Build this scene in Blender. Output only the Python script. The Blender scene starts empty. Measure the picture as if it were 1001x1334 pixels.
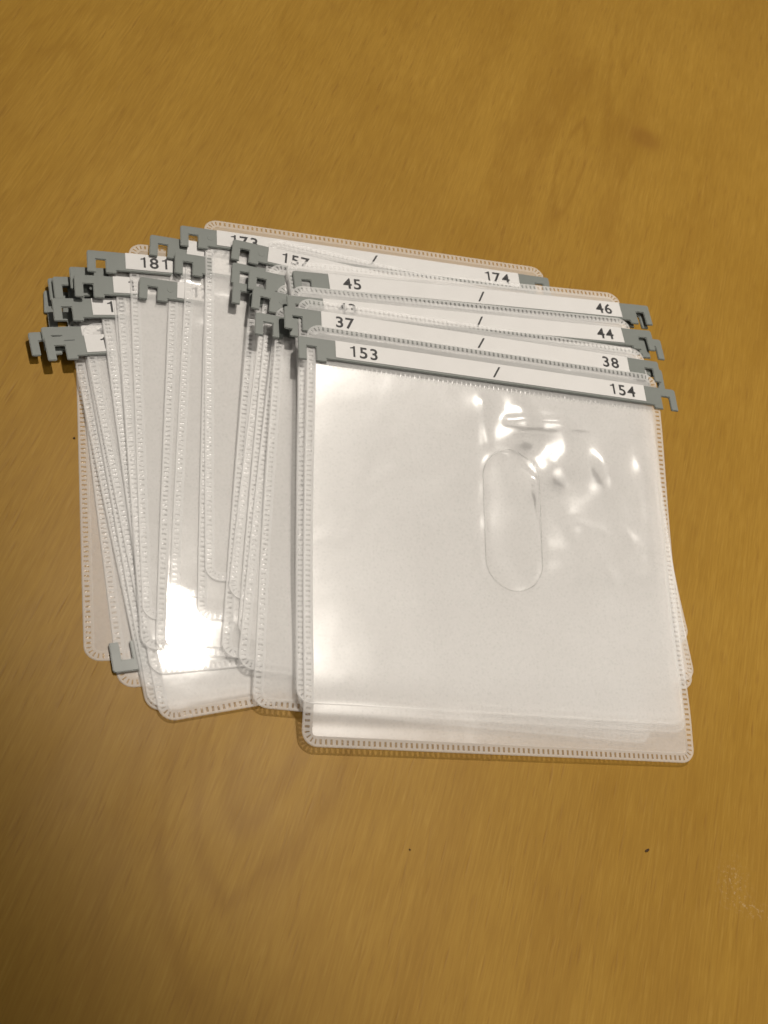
import bpy, bmesh, math, random
import numpy as np
from mathutils import Vector, Matrix

random.seed(7); rng = np.random.default_rng(7)
SC = bpy.context.scene
COL = SC.collection

# ------------------------------------------------------------------ camera
PW, PH = 1001, 1334                       # photograph size in pixels
FPX, TH, RO, HC = 1550.0, math.radians(55.7), math.radians(31.5), 0.3265
_f = np.array([0, math.cos(TH), -math.sin(TH)])
_r = np.array([1.0, 0, 0]); _u = np.array([0, math.sin(TH), math.cos(TH)])
RV = _r*math.cos(RO) + _u*math.sin(RO); UV = _u*math.cos(RO) - _r*math.sin(RO)
EYE = np.array([0, 0, HC])
cd = bpy.data.cameras.new('camera'); cam = bpy.data.objects.new('camera', cd); COL.objects.link(cam)
cd.sensor_fit = 'VERTICAL'; cd.sensor_height = 36; cd.lens = FPX/PH*36
cd.clip_start = 0.01; cd.clip_end = 50
m = Matrix.Identity(4)
for i in range(3):
    m[i][0] = RV[i]; m[i][1] = UV[i]; m[i][2] = -_f[i]; m[i][3] = EYE[i]
cam.matrix_world = m
SC.camera = cam
cd.dof.use_dof = True; cd.dof.focus_distance = 0.385; cd.dof.aperture_fstop = 24.0

def unp(px, z):
    d = RV*(px[0]-PW/2)/FPX - UV*(px[1]-PH/2)/FPX + _f
    return EYE + d*((z-HC)/d[2])

# ------------------------------------------------------------------ light
world = bpy.data.worlds.new('World'); SC.world = world; world.use_nodes = True
bg = world.node_tree.nodes['Background']
bg.inputs[0].default_value = (1.0, 0.93, 0.84, 1); bg.inputs[1].default_value = 0.145

def aim(o, target):
    d = Vector(target) - o.location
    o.rotation_euler = d.to_track_quat('-Z', 'Y').to_euler()
ld = bpy.data.lights.new('ceiling_lamp', 'SPOT'); lamp = bpy.data.objects.new('ceiling_lamp', ld); COL.objects.link(lamp)
ld.color = (1.0, 0.925, 0.825); ld.energy = 143; ld.shadow_soft_size = 0.04
ld.spot_size = math.radians(71.8); ld.spot_blend = 0.0994
lamp.location = Vector((-0.15, 0.95, 2.0))
aim(lamp, (0.41, 1.30, 0.0))
l2 = bpy.data.lights.new('added_fill_light', 'SPOT'); fill_obj = bpy.data.objects.new('added_fill_light', l2); COL.objects.link(fill_obj)  # unseen fill light, added to brighten the near table and soften shadows
l2.color = (1.0, 0.925, 0.825); l2.energy = 56; l2.shadow_soft_size = 0.25
l2.spot_size = math.radians(31.2); l2.spot_blend = 0.5
fill_obj.location = Vector((0.70, 0.05, 1.70))
aim(fill_obj, (0.35, 0.35, 0.0))

SC.view_settings.view_transform = 'Standard'; SC.view_settings.look = 'None'
SC.view_settings.exposure = 0.0; SC.view_settings.gamma = 1.0
SC.cycles.max_bounces = 8; SC.cycles.diffuse_bounces = 4; SC.cycles.glossy_bounces = 2
SC.cycles.transmission_bounces = 6; SC.cycles.transparent_max_bounces = 80
SC.cycles.use_denoising = True
SC.cycles.use_adaptive_sampling = True; SC.cycles.adaptive_threshold = 0.03; SC.cycles.adaptive_min_samples = 20
SC.cycles.sample_clamp_indirect = 4.0

# ------------------------------------------------------------------ node helpers
class NT:
    def __init__(s, name):
        s.mat = bpy.data.materials.new(name); s.mat.use_nodes = True
        s.t = s.mat.node_tree; s.t.nodes.clear()
        s.out = s.t.nodes.new('ShaderNodeOutputMaterial')
    def n(s, typ, **kw):
        nd = s.t.nodes.new(typ)
        for k, v in kw.items(): setattr(nd, k, v)
        return nd
    def l(s, a, b): s.t.links.new(a, b)
    def put(s, sock, v):
        if isinstance(v, bpy.types.NodeSocket): s.l(v, sock)
        else: sock.default_value = v
    def m(s, op, a, b=0.0, c=None, clamp=False):
        nd = s.n('ShaderNodeMath', operation=op, use_clamp=clamp)
        s.put(nd.inputs[0], a); s.put(nd.inputs[1], b)
        if c is not None: s.put(nd.inputs[2], c)
        return nd.outputs[0]
    def noise(s, vec, scale, detail=2, rough=0.5, dist=0.0):
        nd = s.n('ShaderNodeTexNoise'); s.put(nd.inputs['Vector'], vec)
        nd.inputs['Scale'].default_value = scale; nd.inputs['Detail'].default_value = detail
        nd.inputs['Roughness'].default_value = rough; nd.inputs['Distortion'].default_value = dist
        return nd.outputs['Fac']
    def ramp(s, fac, stops):
        nd = s.n('ShaderNodeValToRGB'); cr = nd.color_ramp
        while len(cr.elements) < len(stops): cr.elements.new(0.5)
        for e, (p, c) in zip(cr.elements, stops):
            e.position = p; e.color = c if len(c) == 4 else (*c, 1)
        s.put(nd.inputs[0], fac); return nd.outputs[0]
    def mixc(s, fac, a, b, mode='MIX'):
        nd = s.n('ShaderNodeMix', data_type='RGBA', blend_type=mode)
        s.put(nd.inputs[0], fac)
        s.put(nd.inputs[6], a if isinstance(a, bpy.types.NodeSocket) else (*a, 1))
        s.put(nd.inputs[7], b if isinstance(b, bpy.types.NodeSocket) else (*b, 1))
        return nd.outputs[2]
    def mixs(s, fac, a, b):
        nd = s.n('ShaderNodeMixShader'); s.put(nd.inputs[0], fac); s.l(a, nd.inputs[1]); s.l(b, nd.inputs[2])
        return nd.outputs[0]
    def bump(s, h, strength, dist):
        nd = s.n('ShaderNodeBump'); nd.inputs['Strength'].default_value = strength
        nd.inputs['Distance'].default_value = dist; s.l(h, nd.inputs['Height']); return nd.outputs[0]
    def done(s, sh): s.l(sh, s.out.inputs['Surface']); return s.mat

# ------------------------------------------------------------------ materials
def mat_table():
    t = NT('varnished_wood')
    pos = t.n('ShaderNodeNewGeometry').outputs['Position']
    a, b = unp((560, 1000), 0), unp((690, 520), 0)
    g = (b-a)[:2]; ang = math.atan2(g[1], g[0]) - math.pi/2      # grain runs along local y
    vr = t.n('ShaderNodeVectorRotate', rotation_type='Z_AXIS'); t.l(pos, vr.inputs['Vector']); vr.inputs['Angle'].default_value = -ang
    sep = t.n('ShaderNodeSeparateXYZ'); t.l(vr.outputs[0], sep.inputs[0]); X, Y = sep.outputs[0], sep.outputs[1]
    def loc(px):
        p = unp(px, 0); c, s_ = math.cos(-ang), math.sin(-ang)
        return c*p[0]-s_*p[1], s_*p[0]+c*p[1]
    def vec(kx, ky, oz=0.0):
        cb = t.n('ShaderNodeCombineXYZ'); t.put(cb.inputs[0], t.m('MULTIPLY', X, kx)); t.put(cb.inputs[1], t.m('MULTIPLY', Y, ky))
        cb.inputs[2].default_value = oz; return cb.outputs[0]
    def blob(px, sx, sy):
        x0, y0 = loc(px)
        dx = t.m('DIVIDE', t.m('SUBTRACT', X, x0), sx); dy = t.m('DIVIDE', t.m('SUBTRACT', Y, y0), sy)
        r2 = t.m('ADD', t.m('MULTIPLY', dx, dx), t.m('MULTIPLY', dy, dy))
        return t.m('EXPONENT', t.m('MULTIPLY', r2, -1.0))
    # growth rings: contour lines of one smooth field
    field = t.m('MULTIPLY', X, 26.0)
    for px, sx, sy, am in (((742, 215), .006, .034, 1.7), ((822, 45), .008, .055, 1.8), ((345, 960), .024, .055, 3.0),
                           ((40, 110), .022, .050, 2.4), ((470, 430), .03, .08, 1.5), ((1010, 760), .02, .10, 1.2), ((120, 700), .02, .06, -1.3)):
        field = t.m('ADD', field, t.m('MULTIPLY', blob(px, sx, sy), am))
    wob = t.noise(vec(1, .22), 34, 3, .55)
    field = t.m('ADD', field, t.m('MULTIPLY', wob, 1.7))
    ring = t.m('MULTIPLY_ADD', t.m('SINE', t.m('MULTIPLY', field, 6.283)), .5, .5)
    ring = t.m('POWER', ring, 2.6)
    ringmask = t.noise(vec(1, .5, 3.1), 13, 2)
    ringmask = t.m('SMOOTH_MIN', t.m('MAXIMUM', t.m('MULTIPLY_ADD', ringmask, 3.2, -1.15), .10), 1.0, .1)
    near = t.m('ADD', t.m('ADD', blob((740, 190), .030, .085), blob((300, 1080), .045, .07)), t.m('MULTIPLY', blob((40, 120), .04, .06), .4))
    ringmask = t.m('MINIMUM', t.m('ADD', t.m('MULTIPLY', ringmask, .55), t.m('MULTIPLY', near, 1.0)), 1.1)
    ring = t.m('MULTIPLY', ring, ringmask)
    fib = t.noise(vec(1, .035), 620, 3, .6)
    fib3 = t.noise(vec(1, .05, 4), 1500, 2, .65)
    fib2 = t.noise(vec(1, .02, 5), 190, 3, .6)
    pore = t.noise(vec(1, .085, 9), 950, 1, .5)
    pore = t.m('MULTIPLY', t.m('MAXIMUM', t.m('SUBTRACT', pore, .60), 0.0), 5.5, clamp=True)
    pmask = t.m('MULTIPLY_ADD', t.noise(vec(1, .6, 2), 22, 2), 1.6, -.12, clamp=True)
    pore = t.m('MULTIPLY', pore, pmask)
    cloud = t.noise(pos, 9, 3, .55)
    cloud2 = t.noise(vec(1, .6, 12), 38, 3, .6)
    col = t.ramp(cloud, [(.30, (.276, .151, .019)), (.72, (.345, .198, .030))])
    col = t.mixc(t.m('MULTIPLY', t.m('ABSOLUTE', t.m('SUBTRACT', cloud2, .5)), .9), col, (.262, .135, .014))
    col = t.mixc(t.m('MULTIPLY', ring, .38), col, (.205, .098, .010))
    col = t.mixc(t.m('MULTIPLY', t.m('SUBTRACT', fib, .38, clamp=True), .85), col, (.215, .112, .012))
    col = t.mixc(t.m('MULTIPLY', t.m('SUBTRACT', fib2, .42, clamp=True), .62), col, (.222, .113, .012))
    col = t.mixc(t.m('MULTIPLY', t.m('SUBTRACT', fib3, .45, clamp=True), 1.3), col, (.20, .10, .012))
    col = t.mixc(t.m('MULTIPLY', t.m('SUBTRACT', .45, fib3, clamp=True), .8), col, (.46, .30, .075))
    col = t.mixc(t.m('MULTIPLY', pore, .60), col, (.19, .09, .014))
    knot = t.m('MULTIPLY', blob((839, 180), .0058, .0050), t.m('MULTIPLY_ADD', wob, .8, .35))
    kring = t.m('MULTIPLY', t.m('MULTIPLY', knot, t.m('SUBTRACT', 1.25, knot)), 1.5, clamp=True)
    col = t.mixc(t.m('MULTIPLY', kring, .95), col, (.19, .085, .012))
    # pale worn scuff at the right
    sc1 = t.m('ADD', blob((955, 1150), .0045, .006), blob((980, 1185), .006, .0025))
    sn = t.noise(pos, 800, 3, .7)
    scuff = t.m('MULTIPLY', sc1, t.m('MULTIPLY', t.m('SUBTRACT', sn, .53, clamp=True), 6.0, clamp=True))
    col = t.mixc(t.m('MULTIPLY', scuff, .36), col, (.58, .48, .34))
    p = t.n('ShaderNodeBsdfPrincipled'); t.l(col, p.inputs['Base Color'])
    p.inputs['Roughness'].default_value = .42; p.inputs['Specular IOR Level'].default_value = .13
    t.put(p.inputs['Roughness'], t.m('MULTIPLY_ADD', cloud2, .16, .36))
    h = t.m('ADD', t.m('MULTIPLY', fib, .5), t.m('MULTIPLY', pore, -.8))
    t.l(t.bump(h, .25, .00012), p.inputs['Normal'])
    return t.done(p.outputs[0])

def film_shader(t, milk, rough, bump_n=None, tint=(.997, .995, .992), refl=1.0):
    tr = t.n('ShaderNodeBsdfTransparent'); tr.inputs[0].default_value = (*tint, 1)
    df = t.n('ShaderNodeBsdfDiffuse'); df.inputs[0].default_value = (.94, .935, .93, 1)
    tl = t.n('ShaderNodeBsdfTranslucent'); tl.inputs[0].default_value = (.94, .935, .93, 1)
    gl = t.n('ShaderNodeBsdfGlossy'); gl.inputs['Roughness'].default_value = rough; gl.inputs[0].default_value = (1, 1, 1, 1)
    fr = t.n('ShaderNodeFresnel'); fr.inputs[0].default_value = 1.49
    if bump_n is not None:
        t.l(bump_n, gl.inputs['Normal']); t.l(bump_n, fr.inputs['Normal'])
    d2 = t.mixs(.4, df.outputs[0], tl.outputs[0])
    base = t.mixs(milk, tr.outputs[0], d2)
    return t.mixs(t.m('MULTIPLY', fr.outputs[0], refl, clamp=True), base, gl.outputs[0])

def mat_film(name, milk=.04, rough=.05, wav=.05, refl=.85):
    t = NT(name)
    co = t.n('ShaderNodeTexCoord').outputs['Object']
    oi = t.n('ShaderNodeObjectInfo').outputs['Random']
    va = t.n('ShaderNodeVectorMath', operation='ADD'); t.l(co, va.inputs[0])
    cb = t.n('ShaderNodeCombineXYZ'); t.put(cb.inputs[2], t.m('MULTIPLY', oi, 7.0)); t.l(cb.outputs[0], va.inputs[1])
    n1 = t.noise(va.outputs[0], 32, 2, .5, .6)
    n2 = t.noise(va.outputs[0], 150, 2, .5)
    h = t.m('ADD', n1, t.m('MULTIPLY', n2, .10))
    return t.done(film_shader(t, milk, rough, t.bump(h, wav, .0022), refl=refl))

def mat_fleece():
    t = NT('nonwoven_fleece')
    co = t.n('ShaderNodeTexCoord').outputs['Object']
    vo = t.n('ShaderNodeTexVoronoi'); vo.inputs['Scale'].default_value = 900; vo.inputs['Randomness'].default_value = .85; t.l(co, vo.inputs['Vector'])
    dot = t.m('SUBTRACT', 1.0, t.m('MULTIPLY', vo.outputs['Distance'], 2.4), clamp=True)
    fz = t.noise(co, 900, 3, .7); cl = t.noise(co, 60, 3, .6)
    df = t.n('ShaderNodeBsdfDiffuse'); tl = t.n('ShaderNodeBsdfTranslucent'); tr = t.n('ShaderNodeBsdfTransparent')
    c = t.ramp(t.m('MULTIPLY_ADD', fz, .6, t.m('MULTIPLY', cl, .4)), [(.3, (.86, .85, .84)), (.7, (.945, .94, .935))])
    t.l(c, df.inputs[0]); t.l(c, tl.inputs[0])
    nrm = t.bump(t.m('SUBTRACT', fz, dot), .15, .0001); t.l(nrm, df.inputs['Normal'])
    d2 = t.mixs(.30, df.outputs[0], tl.outputs[0])
    holes = t.m('ADD', t.m('MULTIPLY_ADD', dot, .08, .43), t.m('MULTIPLY', t.m('SUBTRACT', fz, .5), .20), clamp=True)
    return t.done(t.mixs(holes, d2, tr.outputs[0]))

def mat_weld(name, milk, rough, refl):
    t = NT(name)
    co = t.n('ShaderNodeTexCoord').outputs['Object']
    n2 = t.noise(co, 700, 2, .5)
    return t.done(film_shader(t, milk, rough, t.bump(n2, .3, .00025), refl=refl))

def mat_plain(name, col, rough, spec=.5, noise_amt=.06, scale=300, bump=.1):
    t = NT(name)
    co = t.n('ShaderNodeTexCoord').outputs['Object']
    nz = t.noise(co, scale, 3, .6); n2 = t.noise(co, scale*.12, 2)
    v = t.m('MULTIPLY_ADD', t.m('ADD', t.m('SUBTRACT', nz, .5), t.m('SUBTRACT', n2, .5)), noise_amt*2, 1.0)
    rgb = t.n('ShaderNodeVectorMath', operation='SCALE'); rgb.inputs[0].default_value = col; t.put(rgb.inputs['Scale'], v)
    p = t.n('ShaderNodeBsdfPrincipled'); t.l(rgb.outputs[0], p.inputs['Base Color'])
    t.put(p.inputs['Roughness'], t.m('MULTIPLY_ADD', n2, .2, rough-.1)); p.inputs['Specular IOR Level'].default_value = spec
    t.l(t.bump(nz, bump, .0001), p.inputs['Normal'])
    return t.done(p.outputs[0])

M = dict(table=mat_table(), film=mat_film('clear_film'), flap=mat_film('clear_flap', milk=.44, rough=.14, wav=.5),
         front=mat_film('front_pocket_film', milk=.05, rough=.24, wav=.10, refl=1.35),
         fleece=mat_fleece(), land=mat_weld('welded_plastic', .55, .40, .25), dash=mat_weld('melted_weld', .16, .24, .35),
         grey=mat_plain('grey_plastic', (.172, .186, .173), .42, .45, .05, 500, .08),
         paper=mat_plain('label_paper', (.63, .62, .61), .40, .4, .02, 900, .05),
         ink=mat_plain('black_ink', (.022, .021, .022), .5, .4, .1, 900, .0),
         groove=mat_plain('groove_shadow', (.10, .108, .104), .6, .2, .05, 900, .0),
         crumb=mat_plain('dark_crumb', (.05, .025, .01), .7, .2, .2, 3000, .3))

# ------------------------------------------------------------------ object helpers
def mesh_obj(name, me, parent=None, **props):
    o = bpy.data.objects.new(name, me); COL.objects.link(o)
    if parent: o.parent = parent
    for k, v in props.items(): o[k] = v
    return o
def make_mesh(name, verts, faces, mats, idx=None, smooth=True):
    me = bpy.data.meshes.new(name); me.from_pydata([tuple(map(float, v)) for v in verts], [], faces)
    for mm in mats: me.materials.append(mm)
    if idx is not None: me.polygons.foreach_set('material_index', np.asarray(idx, dtype=np.int32))
    if smooth: me.polygons.foreach_set('use_smooth', np.ones(len(me.polygons), dtype=bool))
    me.update(); return me

# ------------------------------------------------------------------ the table
bm = bmesh.new()
bmesh.ops.create_cube(bm, size=1.0, matrix=Matrix.Translation((0.05, 0.35, -0.0125)) @ Matrix.Diagonal((1.5, 1.3, .025, 1)))
bmesh.ops.bevel(bm, geom=list(bm.edges), offset=.004, segments=3, affect='EDGES')
me = bpy.data.meshes.new('table_top'); bm.to_mesh(me); bm.free(); me.materials.append(M['table'])
mesh_obj('table_top', me, kind='structure')

# ------------------------------------------------------------------ sleeve dimensions (metres)
W, H, R = .130, .1375, .0048              # sleeve width, height, corner radius
FL = .0052                               # clear flap above the hanger bar
BL_, BH, HH, BT = .140, .0079, .0093, .0008   # bar length, height, hook height, thickness
G0, NW = .0125, .0032                    # grey end length, notch width
SEAM2 = .0150                            # cross weld below the bar, from the top edge
W0 = .0031                               # width of the weld band

# ------------------------------------------------------------------ the pile: what lies under each sleeve
GS = .00125
gx0, gy0, NXG, NYG = -.17, .07, 272, 272
hm = np.zeros((NYG, NXG))
GX, GY = np.meshgrid(gx0 + np.arange(NXG)*GS, gy0 + np.arange(NYG)*GS)
def gk(sig):
    r = int(3*sig); k = np.exp(-.5*(np.arange(-r, r+1)/sig)**2); return k/k.sum()
def blur(a, sig):
    k = gk(sig); r = len(k)//2
    p = np.pad(a, ((r, r), (0, 0)), mode='edge'); o = sum(k[i]*p[i:i+a.shape[0]] for i in range(len(k)))
    p = np.pad(o, ((0, 0), (r, r)), mode='edge'); return sum(k[i]*p[:, i:i+a.shape[1]] for i in range(len(k)))
def dil(a, r):
    p = np.pad(a, ((r, r), (0, 0))); o = p[0:a.shape[0]]
    for i in range(1, 2*r+1): o = np.maximum(o, p[i:i+a.shape[0]])
    p = np.pad(o, ((0, 0), (r, r))); o = p[:, 0:a.shape[1]]
    for i in range(1, 2*r+1): o = np.maximum(o, p[:, i:i+a.shape[1]])
    return o
def samp(a, x, y):
    """Height at a point, quadratic B-spline so that the sheets have no facets."""
    fx = np.clip((np.asarray(x, float)-gx0)/GS, 1, NXG-2.6); fy = np.clip((np.asarray(y, float)-gy0)/GS, 1, NYG-2.6)
    i, j = np.round(fx).astype(int), np.round(fy).astype(int); u, v = fx-i, fy-j
    wx = (.5*(.5-u)**2, .75-u*u, .5*(.5+u)**2); wy = (.5*(.5-v)**2, .75-v*v, .5*(.5+v)**2)
    return sum(wx[p]*wy[q]*a[j+q-1, i+p-1] for p in range(3) for q in range(3))

def place(p1, l1, z1, p2, l2, z2):
    """Corner and angle of a sleeve from two of its points seen in the photograph at known heights."""
    P, Q = unp(p1, z1)[:2], unp(p2, z2)[:2]
    v = Q-P; d = (l2[0]-l1[0], l2[1]-l1[1])
    a = math.atan2(v[1], v[0]) - math.atan2(d[1], d[0])
    c, s = math.cos(a), math.sin(a)
    return P - np.array([c*l1[0]-s*l1[1], s*l1[0]+c*l1[1]]), a

def lay(org, a, bx, commit=True, top=False):
    """Rest bar and sheet on the pile; returns bar plane and sheet height map, and adds them to the pile."""
    global hm
    c, s = math.cos(a), math.sin(a)
    LX = (GX-org[0])*c + (GY-org[1])*s; LY = -(GX-org[0])*s + (GY-org[1])*c
    ms = (LX > -.001) & (LX < W+.001) & (LY > -.001) & (LY < H+.001)
    mb = (LX > bx-.0005) & (LX < bx+BL_+.0005) & (LY > H-FL-HH-.0005) & (LY < H-FL+.0005)
    t = np.clip((LX-bx)/BL_, 0, 1)
    need = hm + .00012
    v = need[mb]; tt = t[mb]
    zl = v[tt < .35].max(); zr = v[tt > .65].max()
    line = zl + (zr-zl)*tt
    up = max(0, (v-line).max()); zl += up*.9; zr += up*.9
    barz = zl + (zr-zl)*t
    base = np.where(mb, np.maximum(barz-.00008, hm), hm)
    mf = ms.astype(float)
    Z = base.copy()
    # a stiff sheet: hangs in a shallow arc from its bar to whatever its lower edge rests on
    low = ms & (LY < .007)
    mid = ms & (LY > .012) & (LY < .030); cx = np.clip(LX, 0, W)
    zb = np.maximum(np.polyval(np.polyfit(LX[low], hm[low], 1), cx), .45*np.polyval(np.polyfit(LX[mid], hm[mid], 1), cx))
    zb = np.maximum(zb, 0) + .00003
    yb = H-FL-HH; q = np.clip(LY/yb, 0, 1)**1.4
    ramp = np.where(ms, zb + (barz-zb)*q, 0)
    for sig in (7, 4):
        Z = np.maximum(np.maximum(blur(Z*mf, sig)/(blur(mf, sig)+1e-6), ramp), base)
    Z = blur(Z*mf, 4)/(blur(mf, 4)+1e-6)
    for _ in range(2):                       # lift smoothly off whatever it would cut into
        lift = np.where(ms, np.maximum(hm-Z, 0), 0)
        Z = Z + blur(dil(lift, 3), 1.6)
    Z = np.maximum(Z, hm) + .00003
    if top: Z = blur(Z, 5.0) + .0003
    if top:                                  # the overhanging lower end sags towards the table
        dr = np.clip(1-LY/.021, 0, 1); gap = np.maximum(blur(Z-hm, 2.0), 0)
        Z = blur(np.maximum(Z - .38*gap*dr*dr*(3-2*dr), hm+.0001), 2.5) + .00015
    if not top: Z = np.maximum(blur(Z, 1.5), hm+.00001) + .00002
    Z = np.where(mb & ms, np.maximum(np.minimum(Z, barz-.00008), hm+.00003), Z)
    if not commit: return (zl, zr), Z
    hm = np.where(ms, np.maximum(hm, Z+.00009), hm)
    hm = np.where(mb, np.maximum(hm, barz+BT+.00014), hm)
    return (zl, zr), Z

# ------------------------------------------------------------------ bar parts (shared meshes)
def prism(pts, z0, z1, seam_x=None, bev=.00022):
    bm = bmesh.new()
    lo = [bm.verts.new((x, y, z0)) for x, y in pts]; hi = [bm.verts.new((x, y, z1)) for x, y in pts]
    n = len(pts)
    bm.faces.new(hi); bm.faces.new(lo[::-1])
    for i in range(n): bm.faces.new((lo[i], lo[(i+1) % n], hi[(i+1) % n], hi[i]))
    bmesh.ops.recalc_face_normals(bm, faces=bm.faces)
    if bev:
        es = []
        for e in bm.edges:
            xs = [v.co.x for v in e.verts]
            if seam_x is not None and any(all(abs(x-sx) < 1e-7 for x in xs) for sx in seam_x): continue
            es.append(e)
        bmesh.ops.bevel(bm, geom=es, offset=bev, segments=2, affect='EDGES', clamp_overlap=True)
    return bm
def bm_mesh(bm, name, mat):
    me = bpy.data.meshes.new(name); bm.to_mesh(me); bm.free(); me.materials.append(mat); return me
# local bar frame: x from 0 (left tip) to BL_, y 0 = top edge going down negative, z 0 = underside
hk = [(.0006, 0), (0, -.0006), (.0001, -HH), (.0029, -HH), (.0029, -.0037), (.0029+NW, -.0037), (.0029+NW, -HH),
      (.0096, -HH), (.0096, -BH-.0001), (G0, -BH-.0001), (G0, 0)]
HOOK_L = bm_mesh(prism(hk, 0, BT, (G0,)), 'hook', M['grey'])
HOOK_R = bm_mesh(prism([(BL_-x, y) for x, y in hk][::-1], 0, BT, (BL_-G0,)), 'hook', M['grey'])
BAR = bm_mesh(prism([(G0, 0), (G0, -BH), (BL_-G0, -BH), (BL_-G0, 0)], 0, BT-.00004, (G0, BL_-G0)), 'hanger_bar', M['grey'])
LABEL = bm_mesh(prism([(G0+.0002, -.0001), (G0+.0002, -.0069), (BL_-G0-.0002, -.0069), (BL_-G0-.0002, -.0001)], BT-.00004, BT+.00010, None, 0), 'label_strip', M['paper'])
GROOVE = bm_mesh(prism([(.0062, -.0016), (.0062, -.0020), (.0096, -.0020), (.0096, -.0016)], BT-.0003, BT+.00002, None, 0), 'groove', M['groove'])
bmd = bmesh.new(); bmesh.ops.create_cone(bmd, cap_ends=True, segments=20, radius1=.00115, radius2=.00105, depth=.0001, matrix=Matrix.Translation((.0104, -.0040, BT+.00002)))
MARK = bm_mesh(bmd, 'moulding_mark', M['grey'])

_txt = {}
def glyph(ch, size):
    """Vertices and faces of one printed character, advance width; the 1 has a flag like the labels'."""
    if ch == '1':
        h = size*.715; w = size*.112; x = size*.30
        V = [(x, 0), (x+w, 0), (x+w, h), (x+w*.25, h), (x-size*.015, h-size*.075), (x-size*.16, h-size*.115), (x-size*.16, h-size*.185), (x, h-size*.17)]
        return [(p[0], p[1], 0) for p in V], [(0, 1, 2, 3, 4, 5, 6, 7)]
    cu = bpy.data.curves.new('printed_number', 'FONT'); cu.body = ch; cu.size = size
    cu.resolution_u = 6; cu.offset = .00012; cu.shear = .26 if ch == '/' else 0
    o = bpy.data.objects.new('tmp_text', cu); COL.objects.link(o)
    me = bpy.data.meshes.new_from_object(o.evaluated_get(bpy.context.evaluated_depsgraph_get()))
    V = [tuple(v.co) for v in me.vertices]; Fc = [tuple(p.vertices) for p in me.polygons]
    bpy.data.objects.remove(o); bpy.data.curves.remove(cu); bpy.data.meshes.remove(me)
    xs = [v[0] for v in V]; mid = (min(xs)+max(xs))/2
    return [(v[0]-mid+size*.29, v[1], v[2]) for v in V], Fc
_gl = {}
def text_mesh(s, size):
    if s in _txt: return _txt[s]
    V, Fc = [], []
    for i, ch in enumerate(s):
        if ch not in _gl: _gl[ch] = glyph(ch, size)
        gv, gf = _gl[ch]; b = len(V)
        V += [(x+i*size*.575, y, z) for x, y, z in gv]; Fc += [tuple(q+b for q in f) for f in gf]
    me = make_mesh('printed_number', V, Fc, [M['ink']], None, False)
    xs = [v[0] for v in V]; _txt[s] = (me, min(xs), max(xs)); return _txt[s]

# ------------------------------------------------------------------ weld band template in local sleeve coordinates
def perimeter():
    """(x, y, nx, ny) along the rounded outline, alternating land / dash boundaries."""
    L = [('l', (R, 0), (W-R, 0), (0, 1)), ('a', (W-R, R), -90), ('l', (W, R), (W, H-R), (-1, 0)), ('a', (W-R, H-R), 0),
         ('l', (W-R, H), (R, H), (0, -1)), ('a', (R, H-R), 90), ('l', (0, H-R), (0, R), (1, 0)), ('a', (R, R), 180)]
    pts = []; pitch = .00165
    for seg in L:
        if seg[0] == 'l':
            ln = math.hypot(seg[2][0]-seg[1][0], seg[2][1]-seg[1][1]); n = max(1, round(ln/pitch))
            for i in range(n):
                for q, d in ((0, 0), (.29, 1), (.71, 0)):
                    f = (i+q)/n
                    pts.append((seg[1][0]+(seg[2][0]-seg[1][0])*f, seg[1][1]+(seg[2][1]-seg[1][1])*f, *seg[3], d))
        else:
            n = 4
            for i in range(n):
                for q, d in ((0, 0), (.33, 1), (.67, 0)):
                    th = math.radians(seg[2] + 90*(i+q)/n)
                    pts.append((seg[1][0]+R*math.cos(th), seg[1][1]+R*math.sin(th), -math.cos(th), -math.sin(th), d))
    return pts
PER = perimeter()
OFFS = [0, .00025, .00075, .00150, .00225, W0]
def weld_template():
    V, Fc, I = [], [], []
    n = len(PER); k = len(OFFS)
    for i, (x, y, nx, ny, d) in enumerate(PER):
        for j, o in enumerate(OFFS):
            dz = (-.00010, .00005, .00005, .00005, .00005, .00004)[j]
            V.append((x+nx*o, y+ny*o, dz))
    for i, p in enumerate(PER):
        i2 = (i+1) % n
        for j in range(k-1):
            a, b, c, d_ = i*k+j, i2*k+j, i2*k+j+1, i*k+j+1
            if p[4] and j in (2, 3):
                # a melted rung: dented quad with its own centre
                cx = sum(V[q][0] for q in (a, b, c, d_))/4; cy = sum(V[q][1] for q in (a, b, c, d_))/4
                V.append((cx, cy, .00005 + random.uniform(.00002, .00005)*random.choice((1, 1, -1)))); m_ = len(V)-1
                for q in ((a, b, m_), (b, c, m_), (c, d_, m_), (d_, a, m_)): Fc.append(q); I.append(1)
            else:
                Fc.append((a, b, c, d_)); I.append(0)
    # cross weld under the bar: separate rungs
    y0 = H-SEAM2; n = 74
    for i in range(n):
        x = W0 + (W-2*W0)*(i+.5)/n; b = len(V); zz = .00012
        for dx, dy in ((-.00036, -.0008), (.00036, -.0008), (.00036, .0008), (-.00036, .0008)): V.append((x+dx, y0+dy, zz))
        V.append((x, y0, zz+random.uniform(.00002, .00005)))
        for q in ((0, 1), (1, 2), (2, 3), (3, 0)): Fc.append((b+q[0], b+q[1], b+4)); I.append(1)
    return np.array(V), Fc, I
WV, WF, WI = weld_template()

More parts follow.
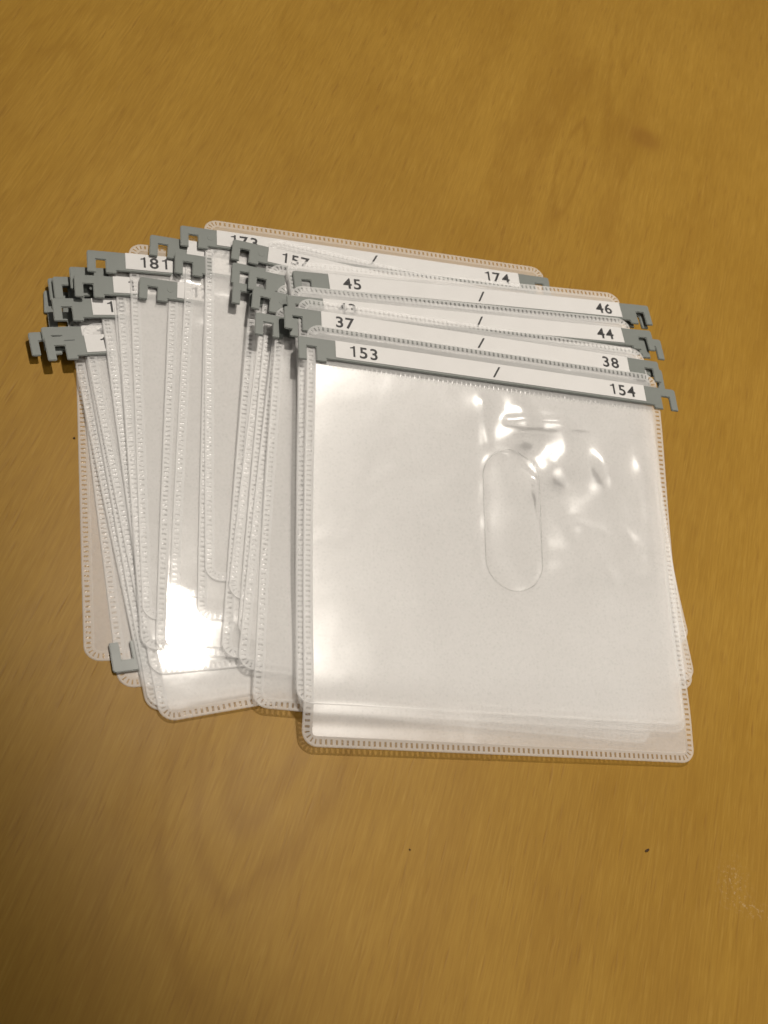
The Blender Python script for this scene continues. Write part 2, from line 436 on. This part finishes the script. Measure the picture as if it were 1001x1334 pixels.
def grid(x0, x1, y0, y1, step, corners=(1, 1, 1, 1), rad=.0013):
    nx = max(2, int(round((x1-x0)/step))); ny = max(2, int(round((y1-y0)/step)))
    xs = np.linspace(x0, x1, nx+1); ys = np.linspace(y0, y1, ny+1)
    V = np.array([(x, y, 0) for y in ys for x in xs]); k = rad*.3
    for f, (i, j, sx, sy) in zip(corners, ((0, 0, 1, 1), (nx, 0, -1, 1), (nx, ny, -1, -1), (0, ny, 1, -1))):
        if f: V[j*(nx+1)+i, 0] += sx*k; V[j*(nx+1)+i, 1] += sy*k
    Fc = [(j*(nx+1)+i, j*(nx+1)+i+1, (j+1)*(nx+1)+i+1, (j+1)*(nx+1)+i) for j in range(ny) for i in range(nx)]
    return V, Fc

# relief of the pocket film on the uppermost sleeve (local coordinates in metres)
PILL = (.0708, .0765, .0100, .0240)       # centre x, y, half width, half height of the thumb slot
def pill_d(x, y):
    qy = np.maximum(np.abs(y-PILL[1])-(PILL[3]-PILL[2]), 0); return np.hypot(x-PILL[0], qy)-PILL[2]
def seg_d(x, y, a, b):
    a = np.array(a); b = np.array(b); d = b-a
    t = np.clip(((x-a[0])*d[0]+(y-a[1])*d[1])/(d@d), 0, 1)
    return np.hypot(x-a[0]-t*d[0], y-a[1]-t*d[1])
_rr = np.random.default_rng(21)
CREASE = []
for _ in range(12):                        # short random creases in the loose upper right part
    cx, cy = _rr.uniform(.064, .124), _rr.uniform(.060, .119); th = _rr.uniform(0, math.pi); ln = _rr.uniform(.006, .015)
    CREASE.append(((cx-ln*math.cos(th), cy-ln*math.sin(th)), (cx+ln*math.cos(th), cy+ln*math.sin(th)), _rr.uniform(.00018, .00045), _rr.uniform(.0020, .0034)))
BULGE = [(.071, .113, .007, .0006), (.084, .112, .007, .0009), (.098, .114, .008, .0010), (.113, .110, .008, .0009), (.093, .099, .009, .0010),
         (.108, .097, .008, .0011), (.120, .098, .007, .0007), (.098, .083, .009, .0009), (.113, .080, .008, .0011), (.121, .070, .006, .0006),
         (.092, .068, .008, .0008), (.106, .067, .008, .0009), (.071, .090, .007, .0004)]
def front_relief(x, y):
    g = lambda d, w: np.exp(-(d/w)**2)
    right = 1/(1+np.exp(-(x-.064)/.005)) * 1/(1+np.exp(-(y-.060)/.006))
    z = np.zeros_like(x)
    for cx, cy, r, am in BULGE: z += am*g(np.hypot(x-cx, y-cy), r)
    for p, q, am, w in CREASE: z += am*g(seg_d(x, y, p, q), w)
    ph = 1.7*np.sin(y*85+.6) + 1.1*np.sin(y*190+x*120)
    md = .35+.65*(.5+.5*np.sin(y*135+x*70+.4))
    z += .00062*(1+np.sin(2*math.pi*(x-.066)/.0185+ph))*md
    z *= right
    z += .00045*g(seg_d(x, y, (.098, .106), (.114, .086)), .0030)*right
    z += .00040*g(seg_d(x, y, (.114, .086), (.121, .064)), .0030)*right
    z += .00035*g(seg_d(x, y, (.085, .060), (.122, .063)), .0040)
    z += .00055*g(seg_d(x, y, (.070, .111), (.126, .1145)), .0016)*(x > .05)     # edge of the pocket opening
    z += .00040*g(seg_d(x, y, (.061, .118), (.0625, .102)), .0016)
    z += .00040*g(seg_d(x, y, (.070, .0995), (.0795, .091)), .0010)
    z += .00038*g(seg_d(x, y, (.0795, .091), (.0808, .076)), .0009)
    z += .00005*g(seg_d(x, y, (.012, .036), (.020, .030)), .006)
    d = pill_d(x, y)
    z += .00016*g(d, .0008)*(1+.7*np.sin(x*700)*np.sin(y*500)) - .00003*(d < 0)
    edge = np.minimum(np.minimum(x-W0, W-W0-x), np.minimum(y-W0, H-SEAM2-y))
    return z*np.clip(edge/.006, 0, 1)

def build_sleeve(spec):
    label, tip, bl, rt, bx, nums, opts = spec
    flip = 'flip' in opts
    l1 = (bx, H-FL); l2 = (0.0, 0.0) if bl else (bx+BL_, H-FL)
    if flip: l1 = (bx+BL_, H-FL); l2 = (W, 0.0)
    z1 = z2 = .004
    for _ in range(3):
        org, a = place(tip, l1, z1, bl or rt, l2, z2)
        (zl, zr), Z = lay(org, a, bx, False, 'front' in opts)
        c, s = math.cos(a), math.sin(a)
        z1 = (zr if flip else zl)+BT
        z2 = zr+BT if rt else float(samp(Z, org[0]+c*l2[0]-s*l2[1], org[1]+s*l2[0]+c*l2[1]))
    (zl, zr), Z = lay(org, a, bx, True, 'front' in opts)
    c, s = math.cos(a), math.sin(a)
    zc = float(samp(Z, org[0], org[1]))
    root = bpy.data.objects.new('disc_sleeve', None); COL.objects.link(root)
    root.location = (org[0], org[1], zc); root.rotation_euler = (0, 0, a); root.empty_display_size = .01
    root['label'] = label; root['category'] = 'disc sleeve'; root['group'] = 'disc sleeves fanned out in one pile on the table'
    def warp(V, lift, extra=None):
        V = V.copy(); x, y = V[:, 0], V[:, 1]
        z = samp(Z, org[0]+c*x-s*y, org[1]+s*x+c*y) - zc
        if extra is not None: z = z + extra(x, y)
        V[:, 2] += z + lift; return V
    front = 'front' in opts
    V, Fc = grid(W0-.0001, W-W0+.0001, W0-.0001, H-SEAM2, .0018, (1, 1, 0, 0))
    mesh_obj('backing_sheet', make_mesh('backing_sheet', warp(V, 0), Fc, [M['fleece']]), root)
    V, Fc = grid(W0, W-W0, W0, H-SEAM2, .0009 if front else .0020, (1, 1, 0, 0))
    mesh_obj('pocket_film', make_mesh('pocket_film', warp(V, .00007, front_relief if front else None), Fc, [M['front' if front else 'film']]), root)
    V, Fc = grid(W0, W-W0, H-SEAM2, H-W0, .0022, (0, 0, 1, 1))
    mesh_obj('flap_film', make_mesh('flap_film', warp(V, .00004), Fc, [M['flap']]), root)
    mesh_obj('weld_seam', make_mesh('weld_seam', warp(WV, .00001), WF, [M['land'], M['dash']], WI, False), root, kind='stuff')
    # hanger bar
    bar = mesh_obj('hanger_bar', BAR, root)
    tilt = math.asin((zr-zl)/BL_)
    bar.location = (bx, H-FL, zl-zc+.00008); bar.rotation_euler = (0, -tilt, 0)
    mesh_obj('hook', HOOK_L, bar); mesh_obj('hook', HOOK_R, bar)
    mesh_obj('label_strip', LABEL, bar)
    if 'groove' in opts: mesh_obj('groove', GROOVE, bar)
    if 'mark' in opts: mesh_obj('moulding_mark', MARK, bar)
    sz = .0063
    for txt, where in ((nums[0], 'l'), ('/', 'm'), (nums[1], 'r')):
        if not txt: continue
        me, x0, x1 = text_mesh(txt, sz)
        o = mesh_obj('printed_slash' if txt == '/' else 'printed_number', me, bar)
        x = {'l': G0+.0052-x0, 'm': BL_/2-(x0+x1)/2, 'r': BL_-G0-.0042-x1}[where]
        o.location = (x, -.0058, BT+.00013)
        if txt == '/': o.location.x += 0
    return root

# ------------------------------------------------------------------ the thumb slot's rim on the uppermost sleeve
def add_slot(root, bend):
    n = 72; V, Fc = [], []; hw, hh = PILL[2], PILL[3]
    per = []
    st = hh-hw
    for i in range(n):
        th = 2*math.pi*i/n; x = math.cos(th)*hw; y = math.sin(th)*hw + (st if math.sin(th) >= 0 else -st)
        per.append((x, y, math.cos(th), math.sin(th)))
    zs = bend(np.array([PILL[0]+p[0] for p in per]), np.array([PILL[1]+p[1] for p in per]))
    for i, (x, y, nx, ny) in enumerate(per):
        for k in range(6):
            an = 2*math.pi*k/6; r = .00009
            V.append((PILL[0]+x+nx*r*math.cos(an), PILL[1]+y+ny*r*math.cos(an), zs[i]+r*math.sin(an)))
    for i in range(n):
        for k in range(6): Fc.append((i*6+k, ((i+1) % n)*6+k, ((i+1) % n)*6+(k+1) % 6, i*6+(k+1) % 6))
    mesh_obj('thumb_slot', make_mesh('thumb_slot', V, Fc, [M['front']]), root)

# ------------------------------------------------------------------ the sleeves, lowest first
S = [
 # label, bar tip px, bottom-left px, bar right px, bar slide, numbers, options
 ('lowest disc sleeve of the pile, its long welded side edge lying on the table', (57, 378), (110, 868), None, -.010, ('199', '200'), ()),
 ('disc sleeve whose welded bottom corner peeks out under the upturned grey hook', (62, 406), (157, 911), None, -.008, ('197', '198'), ()),
 ('upside-down disc sleeve whose grey hook opens upwards at the bottom of the pile', (148, 877), (100, 452), None, -.003, ('195', '196'), ('flip',)),
 ('disc sleeve whose lone grey hook reaches out farthest over the bare table', (36, 433), (188, 915), None, -.013, ('193', '194'), ()),
 ('disc sleeve with a thin strip of label showing above the label reading 19', (53, 426), (192, 916), None, -.0125, ('189', '190'), ()),
 ('disc sleeve with label reading 19 and a short groove on its hook', (57, 439), (205, 927), None, -.0125, ('191', '192'), ('groove',)),
 ('disc sleeve whose grey hook shows as a rim behind a grooved hook', (62, 362), (194, 858), None, -.0155, ('187', '188'), ()),
 ('disc sleeve with a grooved grey hook and no number showing', (68, 360), (196, 850), None, -.0155, ('185', '186'), ('groove',)),
 ('disc sleeve with half-hidden label between the grooved hook and the label reading 19', (67, 388), (194, 874), None, -.0155, ('187', '188'), ()),
 ('disc sleeve whose hook shows as a narrow rim just below the number 181', (90, 347), (190, 838), None, -.0135, ('183', '184'), ()),
 ('disc sleeve with label cut off after a 1, directly below the number 181', (96, 357), (188, 867), None, -.0135, ('185', '186'), ()),
 ('disc sleeve numbered 181 on its label, flap corner rising behind it', (113, 325), (187, 816), None, -.0140, ('181', '182'), ()),
 ('disc sleeve with a single 1 on its label, hook standing clear on white sleeves', (182, 360), (202, 856), None, -.010, ('179', '180'), ('mark',)),
 ('disc sleeve whose grey hook covers the end of the number 181', (196, 305), None, (690, 387), -.0125, ('177', '178'), ()),
 ('disc sleeve whose hook hangs just below the hook of the 174 sleeve', (228, 328), None, (716, 402), -.0105, ('175', '176'), ()),
 ('disc sleeve numbered 174, its welded flap the farthest edge of the pile', (235, 293), None, (715, 362), -.0085, ('173', '174'), ('mark',)),
 ('disc sleeve with the middle of three grey hooks stacked in a column', (303, 341), (302, 832), None, -.009, ('159', '160'), ()),
 ('disc sleeve with the lowest of three grey hooks stacked in a column', (303, 369), (287, 857), None, -.006, ('163', '164'), ()),
 ('disc sleeve with topmost of three stacked hooks, its number half hidden under film', (304, 311), (296, 797), None, -.0125, ('157', '158'), ('mark',)),
 ('disc sleeve with the upper of two overlapping hooks beside the label reading 45', (325, 349), (308, 864), None, -.007, ('165', '166'), ()),
 ('disc sleeve with the lower of two overlapping hooks beside the label reading 45', (330, 373), (308, 890), None, -.0085, ('167', '168'), ('mark',)),
 ('disc sleeve with shining bottom film beside the front sleeves, hook beside label 37', (333, 406), (328, 922), None, -.0070, ('161', '162'), ()),
 ('disc sleeve whose rounded hook end just shows behind the hook of label 45', (376, 357), None, (838, 403), .0005, ('47', '48'), ()),
 ('disc sleeve with fully readable label 45 and 46 below the farthest flaps', (381, 352), None, (842, 398), .0015, ('45', '46'), ()),
 ('disc sleeve whose thin hook sticks out beside the label reading 44', (388, 388), None, (856, 442), .000, ('41', '42'), ()),
 ('disc sleeve with label reading 44 at one end, other number covered by a flap', (373, 384), None, (840, 430), -.002, ('43', '44'), ()),
 ('disc sleeve whose hook peeks out between the hooks of 37 and 153', (377, 408), None, (850, 480), -.004, ('39', '40'), ()),
 ('disc sleeve numbered 37 and 38, directly behind the uppermost sleeve', (370, 398), None, (848, 470), -.005, ('37', '38'), ()),
 ('uppermost disc sleeve, label reading 153 and 154, oval thumb slot in its clear film', (388, 437), None, (869, 507), -.003, ('153', '154'), ('front',)),
]
last = None
for sp in S:
    last = build_sleeve(sp)

# thumb slot rim follows the film of the uppermost sleeve
film = [o for o in last.children if o.name.startswith('pocket_film')][0]
co = np.array([v.co[:] for v in film.data.vertices])
def film_z(xs, ys):
    return np.array([co[np.argmin((co[:, 0]-x)**2+(co[:, 1]-y)**2), 2] for x, y in zip(xs, ys)])
add_slot(last, film_z)

# ------------------------------------------------------------------ crumbs on the table
def crumb(px, ln, wd, rot, label):
    bm = bmesh.new(); bmesh.ops.create_icosphere(bm, subdivisions=2, radius=1)
    for v in bm.verts:
        v.co = Vector((v.co.x*ln, v.co.y*wd, max(v.co.z, -.4)*wd*.5))*random.uniform(.8, 1.15)
    me = bm_mesh(bm, 'crumb', M['crumb']); o = mesh_obj('crumb', me); p = unp(px, 0)
    o.location = (p[0], p[1], .0002); o.rotation_euler = (0, 0, rot); o['label'] = label; o['category'] = 'crumb'
crumb((843, 1108), .0009, .0004, .9, 'elongated dark brown crumb on the bare wood near the pale scuff')
crumb((534, 1107), .0003, .00025, .2, 'tiny brown speck on the wood below the uppermost sleeve')
crumb((97, 571), .0004, .00035, .2, 'tiny black speck on the wood beside the lowest sleeve')
